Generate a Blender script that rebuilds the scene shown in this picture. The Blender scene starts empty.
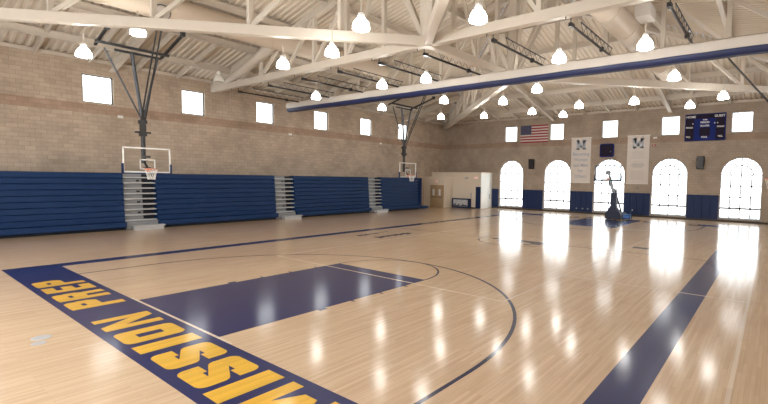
import bpy, math, random
from mathutils import Vector, Matrix
random.seed(4)
SC = bpy.context.scene
COL = SC.collection

# ------------------------------------------------------------------ room numbers (metres)
XN, XF = -7.2, 34.5          # near wall, far wall
YL, YR = 18.98, -15.6        # bleacher wall, opposite wall
YC = 1.7                     # room centre line
HW = 8.75                    # wall height
SL = 0.23                    # roof pitch
HALF = YL - YC
N1, N2 = XN + HALF, XF - HALF
CL = 29.5                    # court length

# ------------------------------------------------------------------ materials
def new_mat(name):
    m = bpy.data.materials.new(name); m.use_nodes = True
    nt = m.node_tree; b = nt.nodes['Principled BSDF']
    return m, nt, b

def plain(name, col, rough=0.6, metal=0.0, var=0.06, scale=3.0, spec=0.5, bump=0.0):
    m, nt, b = new_mat(name)
    tc = nt.nodes.new('ShaderNodeTexCoord')
    n = nt.nodes.new('ShaderNodeTexNoise'); n.inputs['Scale'].default_value = scale; n.inputs['Detail'].default_value = 4
    nt.links.new(tc.outputs['Object'], n.inputs['Vector'])
    r = nt.nodes.new('ShaderNodeMix'); r.data_type = 'RGBA'
    a = [max(0, c * (1 - var)) for c in col]; d = [min(1, c * (1 + var)) for c in col]
    r.inputs['A'].default_value = (*a, 1); r.inputs['B'].default_value = (*d, 1)
    nt.links.new(n.outputs['Fac'], r.inputs['Factor'])
    nt.links.new(r.outputs['Result'], b.inputs['Base Color'])
    b.inputs['Roughness'].default_value = rough; b.inputs['Metallic'].default_value = metal
    b.inputs['Specular IOR Level'].default_value = spec
    if bump:
        bp = nt.nodes.new('ShaderNodeBump'); bp.inputs['Strength'].default_value = bump
        nt.links.new(n.outputs['Fac'], bp.inputs['Height']); nt.links.new(bp.outputs['Normal'], b.inputs['Normal'])
    return m

def glow(name, col, strength):
    m, nt, b = new_mat(name)
    n = nt.nodes.new('ShaderNodeTexNoise'); n.inputs['Scale'].default_value = 1.3
    r = nt.nodes.new('ShaderNodeMix'); r.data_type = 'RGBA'
    r.inputs['A'].default_value = (*col, 1); r.inputs['B'].default_value = (*[min(1, c * 1.05) for c in col], 1)
    nt.links.new(n.outputs['Fac'], r.inputs['Factor'])
    nt.links.new(r.outputs['Result'], b.inputs['Emission Color'])
    b.inputs['Base Color'].default_value = (.8, .8, .8, 1)
    b.inputs['Emission Strength'].default_value = strength
    b.inputs['Roughness'].default_value = 0.3
    return m

def floor_like(name, kind):
    """varnished maple; kind 'wood' or a paint colour under the same varnish"""
    m, nt, b = new_mat(name)
    L = nt.links.new
    geo = nt.nodes.new('ShaderNodeNewGeometry')
    br = nt.nodes.new('ShaderNodeTexBrick')
    br.inputs['Scale'].default_value = 1.0
    br.inputs['Brick Width'].default_value = 1.15; br.inputs['Row Height'].default_value = 0.058
    br.inputs['Mortar Size'].default_value = 0.0012; br.inputs['Mortar Smooth'].default_value = 0.2
    br.offset = 0.37; br.offset_frequency = 3
    L(geo.outputs['Position'], br.inputs['Vector'])
    mp = nt.nodes.new('ShaderNodeMapping'); mp.inputs['Scale'].default_value = (0.9, 14, 1)
    L(geo.outputs['Position'], mp.inputs['Vector'])
    gr = nt.nodes.new('ShaderNodeTexNoise'); gr.inputs['Scale'].default_value = 1.0; gr.inputs['Detail'].default_value = 5
    L(mp.outputs['Vector'], gr.inputs['Vector'])
    big = nt.nodes.new('ShaderNodeTexNoise'); big.inputs['Scale'].default_value = 0.25; big.inputs['Detail'].default_value = 2
    L(geo.outputs['Position'], big.inputs['Vector'])
    if kind == 'wood':
        br.inputs['Color1'].default_value = (0.645, 0.48, 0.325, 1)
        br.inputs['Color2'].default_value = (0.565, 0.405, 0.26, 1)
        br.inputs['Mortar'].default_value = (0.46, 0.30, 0.17, 1)
        base = br.outputs['Color']; k1, k2 = 0.22, 0.16
    else:
        br.inputs['Color1'].default_value = (*kind, 1)
        br.inputs['Color2'].default_value = (*[c * .86 for c in kind], 1)
        br.inputs['Mortar'].default_value = (*[c * .6 for c in kind], 1)
        base = br.outputs['Color']; k1, k2 = 0.12, 0.1
    m1 = nt.nodes.new('ShaderNodeMix'); m1.data_type = 'RGBA'; m1.blend_type = 'OVERLAY'; m1.inputs['Factor'].default_value = k1
    L(base, m1.inputs['A']); L(gr.outputs['Fac'], m1.inputs['B'])
    m2 = nt.nodes.new('ShaderNodeMix'); m2.data_type = 'RGBA'; m2.blend_type = 'OVERLAY'; m2.inputs['Factor'].default_value = k2
    L(m1.outputs['Result'], m2.inputs['A']); L(big.outputs['Fac'], m2.inputs['B'])
    L(m2.outputs['Result'], b.inputs['Base Color'])
    b.inputs['Roughness'].default_value = 0.5 if kind == 'wood' else .45
    b.inputs['Specular IOR Level'].default_value = 0.12
    b.inputs['Coat Weight'].default_value = 0.85; b.inputs['Coat Roughness'].default_value = 0.135; b.inputs['Coat IOR'].default_value = 1.34
    bp = nt.nodes.new('ShaderNodeBump'); bp.inputs['Strength'].default_value = 0.05; bp.inputs['Distance'].default_value = 0.01
    L(gr.outputs['Fac'], bp.inputs['Height']); L(bp.outputs['Normal'], b.inputs['Coat Normal'])
    return m

def block_wall(name, axis, c1, c2, mortar, band):
    """concrete block, real 0.4 x 0.2 m courses; a redder band course below the high windows"""
    m, nt, b = new_mat(name); L = nt.links.new
    geo = nt.nodes.new('ShaderNodeNewGeometry')
    sp = nt.nodes.new('ShaderNodeSeparateXYZ'); L(geo.outputs['Position'], sp.inputs[0])
    cb = nt.nodes.new('ShaderNodeCombineXYZ')
    L(sp.outputs[0 if axis == 'x' else 1], cb.inputs[0]); L(sp.outputs[2], cb.inputs[1])
    br = nt.nodes.new('ShaderNodeTexBrick'); br.inputs['Scale'].default_value = 1
    br.inputs['Brick Width'].default_value = 0.41; br.inputs['Row Height'].default_value = 0.205
    br.inputs['Mortar Size'].default_value = 0.009; br.inputs['Mortar Smooth'].default_value = 0.4
    br.inputs['Color1'].default_value = (*c1, 1); br.inputs['Color2'].default_value = (*c2, 1); br.inputs['Mortar'].default_value = (*mortar, 1)
    L(cb.outputs[0], br.inputs['Vector'])
    no = nt.nodes.new('ShaderNodeTexNoise'); no.inputs['Scale'].default_value = 0.7; no.inputs['Detail'].default_value = 6; no.inputs['Roughness'].default_value = .65
    L(geo.outputs['Position'], no.inputs['Vector'])
    mx = nt.nodes.new('ShaderNodeMix'); mx.data_type = 'RGBA'; mx.blend_type = 'OVERLAY'; mx.inputs['Factor'].default_value = .45
    L(br.outputs['Color'], mx.inputs['A']); L(no.outputs['Fac'], mx.inputs['B'])
    g = nt.nodes.new('ShaderNodeMath'); g.operation = 'GREATER_THAN'; g.inputs[1].default_value = 5.95; L(sp.outputs[2], g.inputs[0])
    l = nt.nodes.new('ShaderNodeMath'); l.operation = 'LESS_THAN'; l.inputs[1].default_value = 6.42; L(sp.outputs[2], l.inputs[0])
    mu = nt.nodes.new('ShaderNodeMath'); mu.operation = 'MULTIPLY'; L(g.outputs[0], mu.inputs[0]); L(l.outputs[0], mu.inputs[1])
    m2 = nt.nodes.new('ShaderNodeMix'); m2.data_type = 'RGBA'; m2.blend_type = 'MULTIPLY'
    L(mu.outputs[0], m2.inputs['Factor']); L(mx.outputs['Result'], m2.inputs['A']); m2.inputs['B'].default_value = (*band, 1)
    L(m2.outputs['Result'], b.inputs['Base Color'])
    b.inputs['Roughness'].default_value = .85; b.inputs['Specular IOR Level'].default_value = .25
    bp = nt.nodes.new('ShaderNodeBump'); bp.inputs['Strength'].default_value = .25; bp.inputs['Distance'].default_value = .01
    L(br.outputs['Fac'], bp.inputs['Height']); bp.invert = True; L(bp.outputs['Normal'], b.inputs['Normal'])
    return m

def glass_mat(name):
    m, nt, b = new_mat(name)
    b.inputs['Base Color'].default_value = (.93, .97, .97, 1)
    b.inputs['Roughness'].default_value = .03
    b.inputs['Transmission Weight'].default_value = 1.0
    b.inputs['IOR'].default_value = 1.05
    b.inputs['Alpha'].default_value = .25
    return m

M = {}
M['wood'] = floor_like('maple_floor', 'wood')
M['navy_paint'] = floor_like('navy_court_paint', (0.004, 0.013, 0.105))
M['dark_line'] = floor_like('dark_line_paint', (0.015, 0.018, 0.06))
M['white_paint'] = floor_like('white_court_paint', (0.76, 0.64, 0.50))
M['yellow_paint'] = floor_like('yellow_court_paint', (0.80, 0.47, 0.045))
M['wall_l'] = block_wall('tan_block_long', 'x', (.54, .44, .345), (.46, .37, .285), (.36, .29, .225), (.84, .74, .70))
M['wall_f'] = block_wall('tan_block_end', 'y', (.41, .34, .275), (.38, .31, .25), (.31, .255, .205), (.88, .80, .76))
M['cream'] = plain('cream_steel_paint', (.61, .55, .47), .5, var=.04)
M['deck'] = plain('cream_roof_deck', (.66, .59, .50), .6, var=.05, scale=.5)
M['duct'] = plain('beige_duct_paint', (.60, .51, .41), .5, var=.05, scale=.8)
M['navy'] = plain('navy_moulded_plastic', (.004, .029, .105), .55, var=.12, scale=1.2, spec=.3)
M['navy_pad'] = plain('navy_vinyl', (.010, .026, .095), .55, var=.1, spec=.3)
M['navy_band'] = plain('navy_curtain_vinyl', (.010, .018, .085), .5, var=.15, scale=2)
M['white_vinyl'] = plain('white_curtain_vinyl', (.64, .59, .53), .6, var=.06, scale=2, bump=.1)
M['black'] = plain('black_steel', (.018, .018, .02), .4, var=.1)
M['mast'] = plain('dark_grey_pipe', (.06, .065, .075), .35, metal=.3)
M['deep_navy'] = plain('deep_navy_padding', (.008,.014,.045), .5)
M['core'] = plain('greyed_grille', (.38,.34,.30), .6, var=.3, scale=30)
M['steel'] = plain('pale_steel_arm', (.34, .37, .40), .4)
M['riser'] = plain('grey_riser', (.25, .26, .27), .5, var=.08, scale=6)
M['cool_frame'] = plain('blue_grey_board_frame', (.10, .16, .20), .5)
M['unlit'] = plain('unlit_acrylic_dome', (.78, .77, .72), .2)
M['grey'] = plain('galvanised_step', (.50, .51, .52), .4, metal=.2, var=.08, scale=6)
M['dark'] = plain('painted_gap_shade', (.015, .018, .028), .8)  # near black: shade of the bleacher gaps put into the colour
M['rubber'] = plain('black_rubber', (.012, .012, .012), .7)
M['white'] = plain('white_enamel', (.85, .85, .83), .35, var=.02)
M['orange'] = plain('orange_rim_paint', (.80, .16, .04), .4)
M['net'] = plain('white_net_cord', (.85, .85, .83), .8)
M['glass'] = glass_mat('clear_backboard')
M['room'] = plain('cream_plaster', (.80, .71, .59), .7, var=.03, scale=1)
M['lit_white'] = plain('white_plaster', (.82, .82, .78), .6, var=.03, scale=1)  # room plaster whitened for window light on its side; also door glazing
M['tan_door'] = plain('tan_door_wood', (.46, .33, .19), .5, var=.1, scale=5)
M['red'] = plain('red_cloth', (.33, .03, .045), .8)
M['flag_white'] = plain('white_cloth', (.62, .57, .55), .8)
M['flag_blue'] = plain('blue_cloth', (.03, .04, .12), .8)
M['banner'] = plain('white_banner_cloth', (.72, .67, .63), .8, var=.03)
M['banner_grey'] = plain('grey_banner_print', (.42, .46, .54), .8)
M['emblem'] = plain('pale_blue_grey_print', (.50, .54, .60), .8)
M['banner_pale'] = plain('pale_grey_print', (.58, .56, .54), .8)
M['board_blue'] = plain('blue_scoreboard_face', (.012, .025, .17), .7, spec=.2)
M['board_dark'] = plain('dark_scoreboard_panel', (.018, .012, .03), .7, spec=.2)
M['letter'] = plain('white_sign_lettering', (.8, .8, .82), .5)
M['exit_red'] = glow('red_exit_letters', (.9, .12, .08), 1.0)
M['frame'] = plain('white_window_frame', (.42, .46, .50), .5)
M['base'] = plain('dark_rubber_base', (.06, .045, .035), .6)
M['picture'] = plain('pale_skyline_print', (.55, .57, .60), .6, var=.4, scale=6)
M['pane'] = glow('daylit_window_pane', (.90, .96, 1.0), 3.6)
M['pane_fill'] = glow('added_fill_pane', (.93, .97, 1.0), 14.0)  # stronger glow for added, unseen windows that brighten the room
M['pane_hi'] = glow('daylit_high_pane', (.92, .97, 1.0), 3.0)
M['lamp'] = glow('lit_acrylic_dome', (1.0, .96, .91), 32.0)

# ------------------------------------------------------------------ mesh helpers
class MB:
    def __init__(s): s.v = []; s.f = []; s.mi = []; s.cur = 0
    def add(s, vs, fs):
        o = len(s.v); s.v += [tuple(v) for v in vs]
        for f in fs: s.f.append(tuple(i + o for i in f)); s.mi.append(s.cur)
        return s
    def box(s, a, b):
        x0, y0, z0 = [min(p, q) for p, q in zip(a, b)]; x1, y1, z1 = [max(p, q) for p, q in zip(a, b)]
        vs = [(x0,y0,z0),(x1,y0,z0),(x1,y1,z0),(x0,y1,z0),(x0,y0,z1),(x1,y0,z1),(x1,y1,z1),(x0,y1,z1)]
        return s.add(vs, [(0,3,2,1),(4,5,6,7),(0,1,5,4),(1,2,6,5),(2,3,7,6),(3,0,4,7)])
    def beam(s, p, q, w, h, up=(0,0,1)):
        p = Vector(p); q = Vector(q); d = (q - p).normalized(); u = Vector(up)
        if abs(d.dot(u)) > .98: u = Vector((1,0,0))
        r = d.cross(u).normalized() * (w / 2); u = r.cross(d).normalized() * (h / 2)
        vs = [p-r-u, p+r-u, p+r+u, p-r+u, q-r-u, q+r-u, q+r+u, q-r+u]
        return s.add(vs, [(3,2,1,0),(4,5,6,7),(0,1,5,4),(1,2,6,5),(2,3,7,6),(3,0,4,7)])
    def ibeam(s, p, q, w, h):
        """wide-flange steel section"""
        p = Vector(p); q = Vector(q); z = Vector((0,0,1))
        t = h * .09
        s.beam(p + z*(h/2 - t/2), q + z*(h/2 - t/2), w, t); s.beam(p - z*(h/2 - t/2), q - z*(h/2 - t/2), w, t)
        return s.beam(p, q, w*.12, h - 2*t)
    def tube(s, p, q, r, n=10, r2=None):
        p = Vector(p); q = Vector(q); d = (q - p).normalized()
        a = d.orthogonal().normalized(); b = d.cross(a); r2 = r if r2 is None else r2
        vs = [p + (a*math.cos(2*math.pi*i/n) + b*math.sin(2*math.pi*i/n))*r for i in range(n)]
        vs += [q + (a*math.cos(2*math.pi*i/n) + b*math.sin(2*math.pi*i/n))*r2 for i in range(n)]
        fs = [(i, (i+1) % n, n+(i+1) % n, n+i) for i in range(n)] + [tuple(range(n-1, -1, -1)), tuple(range(n, 2*n))]
        return s.add(vs, fs)
    def path(s, pts, r, n=8):
        for i in range(len(pts)-1): s.tube(pts[i], pts[i+1], r, n)
        return s
    def lathe(s, prof, c=(0,0,0), n=24):
        o = []; 
        for (r, z) in prof:
            for i in range(n): o.append((c[0]+r*math.cos(2*math.pi*i/n), c[1]+r*math.sin(2*math.pi*i/n), c[2]+z))
        fs = []
        for k in range(len(prof)-1):
            for i in range(n): fs.append((k*n+i, k*n+(i+1) % n, (k+1)*n+(i+1) % n, (k+1)*n+i))
        return s.add(o, fs)
    def prism(s, poly, vec):
        n = len(poly); vs = [Vector(p) for p in poly]; vs2 = [p + Vector(vec) for p in vs]
        fs = [(i, (i+1) % n, n+(i+1) % n, n+i) for i in range(n)] + [tuple(range(n-1, -1, -1)), tuple(range(n, 2*n))]
        return s.add(vs + vs2, fs)
    def build(s, name, mat, parent=None, smooth=False, bevel=0, **tags):
        me = bpy.data.meshes.new(name); me.from_pydata(s.v, [], s.f); me.validate()
        mats = mat if isinstance(mat, (list, tuple)) else [mat]
        for m in mats: me.materials.append(m)
        if len(mats) > 1:
            for p, i in zip(me.polygons, s.mi): p.material_index = i
        if smooth:
            for p in me.polygons: p.use_smooth = True
            if hasattr(me, 'set_sharp_from_angle'): me.set_sharp_from_angle(angle=math.radians(40))
        me.update()
        o = bpy.data.objects.new(name, me); COL.objects.link(o)
        if parent: o.parent = parent; o.matrix_parent_inverse = Matrix.Translation(-Vector(parent['_o']) if '_o' in parent else Vector((0,0,0)))
        if bevel:
            b = o.modifiers.new('edge', 'BEVEL'); b.width = bevel; b.segments = 2; b.limit_method = 'ANGLE'
        for k, v in tags.items(): o[k] = v
        return o

def thing(name, label, cat, loc=(0,0,0), group=None, kind=None):
    o = bpy.data.objects.new(name, None); COL.objects.link(o); o.location = loc
    o.empty_display_size = .2
    o['label'] = label; o['category'] = cat
    if group: o['group'] = group
    if kind: o['kind'] = kind
    return o
# parts are modelled in local coordinates of their thing, whose Empty sits at its base
def tag(o, label, cat, group=None, kind=None):
    o['label'] = label; o['category'] = cat
    if group: o['group'] = group
    if kind: o['kind'] = kind
    return o

def copy_tree(root, loc, rotz=0, label=None):
    r = root.copy(); COL.objects.link(r); r.location = loc; r.rotation_euler = (0,0,rotz)
    if label: r['label'] = label
    for ch in root.children:
        c = ch.copy(); COL.objects.link(c); c.parent = r
        for g in ch.children:
            d = g.copy(); COL.objects.link(d); d.parent = c
    return r

def curve_mesh(name, loops, ext):
    """flat filled outline with holes -> mesh of thickness 2*ext, in its own XY plane"""
    cu = bpy.data.curves.new(name, 'CURVE'); cu.dimensions = '2D'; cu.fill_mode = 'BOTH'; cu.extrude = ext
    for lp in loops:
        sp = cu.splines.new('POLY'); sp.points.add(len(lp)-1)
        for i, p in enumerate(lp): sp.points[i].co = (p[0], p[1], 0, 1)
        sp.use_cyclic_u = True
    o = bpy.data.objects.new(name, cu); COL.objects.link(o)
    bpy.context.view_layer.update()
    me = bpy.data.meshes.new_from_object(o.evaluated_get(bpy.context.evaluated_depsgraph_get()))
    bpy.data.objects.remove(o); bpy.data.curves.remove(cu)
    return me

def obj_mesh(name, me, mat, parent=None, matrix=None):
    me.materials.clear(); me.materials.append(mat)
    o = bpy.data.objects.new(name, me); COL.objects.link(o)
    if matrix: o.matrix_local = matrix
    if parent: o.parent = parent
    return o

def text_mesh(name, body, size, mat, parent, matrix, ext=.004, bold=0.0, align='CENTER', sx=1.0):
    cu = bpy.data.curves.new(name, 'FONT'); cu.body = body; cu.size = size; cu.extrude = ext; cu.offset = bold
    cu.align_x = align; cu.align_y = 'CENTER'
    o = bpy.data.objects.new(name, cu); COL.objects.link(o); bpy.context.view_layer.update()
    me = bpy.data.meshes.new_from_object(o.evaluated_get(bpy.context.evaluated_depsgraph_get()))
    bpy.data.objects.remove(o); bpy.data.curves.remove(cu)
    if sx != 1: me.transform(Matrix.Diagonal((sx,1,1,1)))
    return obj_mesh(name, me, mat, parent, matrix)

# plane bases:  far wall faces -X ; reader looks toward +X: right = -Y, up = Z
def far_m(x, y, z): return Matrix(((0,0,-1,x),(-1,0,0,y),(0,1,0,z),(0,0,0,1)))
# bleacher wall faces -Y; reader looks toward +Y: right = +X
def left_m(x, y, z): return Matrix(((1,0,0,x),(0,0,-1,y),(0,1,0,z),(0,0,0,1)))

ordn = ['first','second','third','fourth','fifth','sixth','seventh','eighth','ninth','tenth','eleventh','twelfth']

# ------------------------------------------------------------------ floor + markings
fl = MB().box((XN-.3, YR-.3, -.2), (XF+.3, YL+.3, 0)).build('floor', M['wood'])
tag(fl, 'glossy varnished maple gym floor with painted court', 'floor', kind='structure')
Z1, Z2, Z3, Z4 = .0015, .003, .0045, .006
def rect(name, x0, x1, y0, y1, mat, z=Z1):
    return MB().box((x0, y0, 0.0002), (x1, y1, z)).build(name, mat, fl)
BW = 1.24
SI, SO = 7.68, 8.24
rect('baseline_band', -BW, 0, -SO, SO, M['navy_paint'])
rect('baseline_band', CL, CL+BW, -SO, SO, M['navy_paint'])
rect('sideline_stripe', 0, CL, SI, SO, M['navy_paint'])
rect('sideline_stripe', 0, CL, -SO, -SI+.02, M['navy_paint'])
KH = 1.83; FT = 5.79
def strip_arc(mb, cx, cy, r, w, a0, a1, z, n=72):
    vs = []; fs = []
    for i in range(n+1):
        a = a0 + (a1-a0)*i/n
        for rr in (r-w/2, r+w/2): vs.append((cx+rr*math.cos(a), cy+rr*math.sin(a), z))
    for i in range(n): fs.append((2*i, 2*i+1, 2*i+3, 2*i+2))
    mb.add(vs, fs)
for end in (0, 1):
    s = 1 if end == 0 else -1; X = (lambda x: x) if end == 0 else (lambda x: CL - x)
    a, b = sorted((X(.05), X(FT)))
    rect('key_paint', a, b, -KH, KH, M['navy_paint'])
    a, b = sorted((X(0), X(.05)))
    rect('baseline_edge_line', a, b, -2.3, 2.15, M['white_paint'], Z2)
    mb = MB()
    A0 = -math.pi/2 if end == 0 else math.pi/2
    strip_arc(mb, X(FT), 0, KH-.02, .055, A0, A0+math.pi, Z1)
    mb.build('free_throw_arc', M['dark_line'], fl)
    mb = MB()
    strip_arc(mb, X(1.6), 0, 6.02, .075, A0, A0+math.pi, Z1, 120)
    mb.build('three_point_arc', M['dark_line'], fl)
    for sy in (-1, 1):
        a, b = sorted((X(0.0), X(1.6)))
        rect('three_point_straight', a, b, sy*6.02-.035, sy*6.02+.035, M['dark_line'])
        for d, w in ((2.13, .20), (3.05, .06), (3.96, .06), (4.87, .06)):
            a, b = sorted((X(d), X(d+w)))
            rect('lane_mark', a, b, sy*KH, sy*(KH+.11), M['dark_line'])
# volleyball court in thin white
VY = 4.57
rect('volleyball_sideline', 5.25, 23.9, -VY-.02, -VY+.015, M['white_paint'], Z3)
rect('volleyball_sideline', 5.25, 23.9, VY-.02, VY+.015, M['white_paint'], Z3)
rect('volleyball_end_line', 5.25, 5.285, -VY, VY, M['white_paint'], Z3)
rect('volleyball_end_line', 23.85, 23.90, -VY, VY, M['white_paint'], Z3)
rect('cross_court_line', -4.6, 22, -9.15, -9.09, M['white_paint'], Z2)
rect('cross_court_line', 8.95, 9.0, -9.1, -VY, M['white_paint'], Z2)
rect('cross_court_line', -1.7, -BW, -.62, -.59, M['white_paint'], Z2)
# centre circle, its dark emblem and the half court line
mb = MB(); strip_arc(mb, CL/2+.1, 0, 1.8, .07, 0, 2*math.pi, Z1, 96); mb.build('centre_circle', M['dark_line'], fl)
mb = MB()
for (x0, x1, y0, y1) in ((14.55,15.05,-1.5,1.2),(14.2,14.5,-1.4,-.9),(14.15,14.45,-.5,-.1),(14.1,14.4,.2,.7),(13.8,14.0,-1.1,-.8),(13.75,13.95,-.4,.1)):
    mb.box((x0,y0,.0002),(x1,y1,Z2))
mb.build('centre_emblem', M['dark_line'], fl)
rect('half_court_line', CL/2+.07, CL/2+.13, -SI, SI, M['dark_line'])
# broken dark lettering beside the bleacher sideline (illegible in the photo: dark dashes)
mb = MB()
for row, yy in enumerate((6.55, 5.45)):
    x = 10.9 + .2*row
    random.seed(7+row)
    while x < 13.6 + .6*row - .6:
        w = random.uniform(.16, .34); h = random.uniform(.25, .55)
        mb.box((x, yy-h/2+(.18*(x-11) if row == 0 else 0), .0002), (x+w, yy+h/2, Z1)); x += w + random.uniform(.05, .12)
mb.build('sideline_lettering', M['dark_line'], fl)
rect('court_mark', 16.2, 16.65, -5.35, -4.75, M['dark_line'])
# a floor sleeve cover, and a floor reflection modelled as a pale disc
for (x, y, r) in ((-1.86, .45, .14), (-1.95, .15, .1)):
    mb = MB(); mb.lathe([(.001, .006), (r*.8, .006), (r, .0045), (r, .0002)], (x, y, 0), 24)
    o = mb.build('floor_cover_glint', M['grey'])
    tag(o, 'pale reflection smear painted as a disc outside the yellow lettering' if r > .12 else 'tiny round metal floor plug at the edge of the navy band', 'cover')

# baseline words ---------------------------------------------------
def letter_mesh(ch, w, hgt=.94):
    t = .135                                   # half stroke
    mb = MB()
    def seg(p, q, ta=t):
        p = Vector((*p, 0)); q = Vector((*q, 0)); d = (q-p).normalized(); n = Vector((-d.y, d.x, 0))*ta
        mb.add([p-n, q-n, q+n, p+n], [(0,1,2,3)])
    def disc(p, r=t):
        mb.add([(p[0]+r*math.cos(2*math.pi*i/20), p[1]+r*math.sin(2*math.pi*i/20), 0) for i in range(20)], [tuple(range(20))])
    def line(pts, ta=t):
        for i in range(len(pts)-1): seg(pts[i], pts[i+1], ta)
        for p in pts[1:-1]: disc(p, ta)
    H = hgt; a, b = t, w-t; s = .115
    if ch == 'I': seg((w/2, 0), (w/2, H), w/2)
    if ch == 'P' or ch == 'R':
        seg((a, 0), (a, H)); mb.add([(0,H-.2,0),(.3,H-.2,0),(.3,H,0),(0,H,0)], [(0,1,2,3)])
        line([(a, H-s), (b-.02, H-s), (b-.02, H*.47+s-.06), (a, H*.47+s-.06)], s+.01)
        seg((b, H-.22), (b, H*.52))
    if ch == 'R': seg((b-.02, 0), (b-.06, H*.5), t)
    if ch == 'E':
        seg((a, 0), (a, H))
        for z in (s, H/2, H-s): seg((0, z), (w-(.04 if z == H/2 else 0), z), s)
    if ch == 'O':
        line([(w/2, t), (a, t), (a, H-t), (b, H-t), (b, t), (w/2, t)])
    if ch == 'S':
        line([(b, H*.62), (b, H-t-.02), (a, H-t-.02), (a, H*.62), (b, H*.38), (b, t+.02), (a, t+.02), (a, H*.38)])
    if ch == 'N':
        seg((.115, 0), (.115, H), .115); seg((w-.115, 0), (w-.115, H), .115)
        mb.add([(0,H,0),(.28,H,0),(w,0,0),(w-.28,0,0)], [(3,2,1,0)])
    if ch == 'M':
        seg((.12, 0), (.12, H), .12); seg((w-.12, 0), (w-.12, H), .12)
        mb.add([(0,H,0),(.3,H,0),(w/2+.12,.12,0),(w/2-.12,.12,0)], [(3,2,1,0)])
        mb.add([(w,H,0),(w-.3,H,0),(w/2-.12,.12,0),(w/2+.12,.12,0)], [(0,1,2,3)])
    k = 0
    for f in mb.f:
        k += 1
        for i in f: mb.v[i] = (mb.v[i][0], mb.v[i][1], .00012*k)
    return mb
LET = [('M',-5.42,1.12),('I',-4.10,.40),('S',-3.56,.76),('S',-2.64,.76),('I',-1.66,.40),('O',-1.08,.74),('N',-.08,.86),
       ('P',1.92,.76),('R',2.86,.78),('E',3.90,.66),('P',4.76,.78)]
for end in (0, 1):
    for ch, y0, w in LET:
        mb = letter_mesh(ch, w); raw = list(mb.v)
        # letter x -> +Y, letter y -> -X (court end 0); rotated half a turn at the other end
        if end == 0: mb.v = [(-.15 - v[1], y0 + v[0], Z3) for v in mb.v]; mb.v = [(a_, b_, Z3 + w_[2]) for (a_, b_, _), w_ in zip(mb.v, raw)]
        else: mb.v = [(CL + .15 + v[1], -(y0 + v[0]), Z3 + v[2]) for v in mb.v]
        mb.build('letter', M['yellow_paint'], fl)

# ------------------------------------------------------------------ walls
ARCH_Y = [10.87, 6.22, 1.64, -2.93, -7.58]; AWH = 1.25; AB, AT = .28, 4.68
SQ_Y = [11.0, 6.38, 1.72, -2.85, -7.46]; SW_H, SB, ST = .64, 6.49, 7.92
LW_X = [-.60, 4.17, 8.92, 13.67, 18.42, 23.17, 27.92]; LWH = .66
def arch_loop(w, b, t, n=24, c=0):
    r = w; zc = t - r
    pts = [(c-w, b), (c+w, b), (c+w, zc)]
    pts += [(c + r*math.cos(math.pi*i/n), zc + r*math.sin(math.pi*i/n)) for i in range(1, n)]
    pts += [(c-w, zc)]
    return pts
def sq_loop(c, w, b, t): return [(c-w, b), (c+w, b), (c+w, t), (c-w, t)]
T = .15
# far wall: local x = -Y, local y = Z
loops = [[(-YL-.3, 0), (-YR+.3, 0), (-YR+.3, HW+.1), (-YL-.3, HW+.1)]]
loops += [arch_loop(AWH, AB, AT, c=-y) for y in ARCH_Y] + [sq_loop(-y, SW_H, SB, ST) for y in SQ_Y]
wf = obj_mesh('wall_far', curve_mesh('wall_far', loops, T), M['wall_f'], None, far_m(XF+T, 0, 0))
tag(wf, 'tan concrete block end wall with five tall arched windows', 'wall', kind='structure')
loops = [[(XN-.3, 0), (XF, 0), (XF, HW+.1), (XN-.3, HW+.1)]] + [sq_loop(x, LWH, SB, ST) for x in LW_X]
wl = obj_mesh('wall_left', curve_mesh('wall_left', loops, T), M['wall_l'], None, left_m(0, YL+T, 0))
tag(wl, 'long tan concrete block wall rising behind the blue bleachers', 'wall', kind='structure')
loops = [[(XN-.3, 0), (XF, 0), (XF, HW+.1), (XN-.3, HW+.1)]] + [sq_loop(x, LWH, SB, ST) for x in LW_X]
wr = obj_mesh('wall_right', curve_mesh('wall_right', loops, T), M['wall_l'], None, left_m(0, YR-T, 0))
tag(wr, 'tan block wall opposite the bleachers', 'wall', kind='structure')
loops = [[(-YL, 0), (-YR, 0), (-YR, HW+.1), (-YL, HW+.1)]] + [arch_loop(AWH, AB+1.2, AT+.6, c=-y) for y in ARCH_Y] 
wn = obj_mesh('wall_near', curve_mesh('wall_near', loops, T), M['wall_f'], None, far_m(XN-T, 0, 0))
tag(wn, 'tan block wall behind the camera', 'wall', kind='structure')

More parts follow.
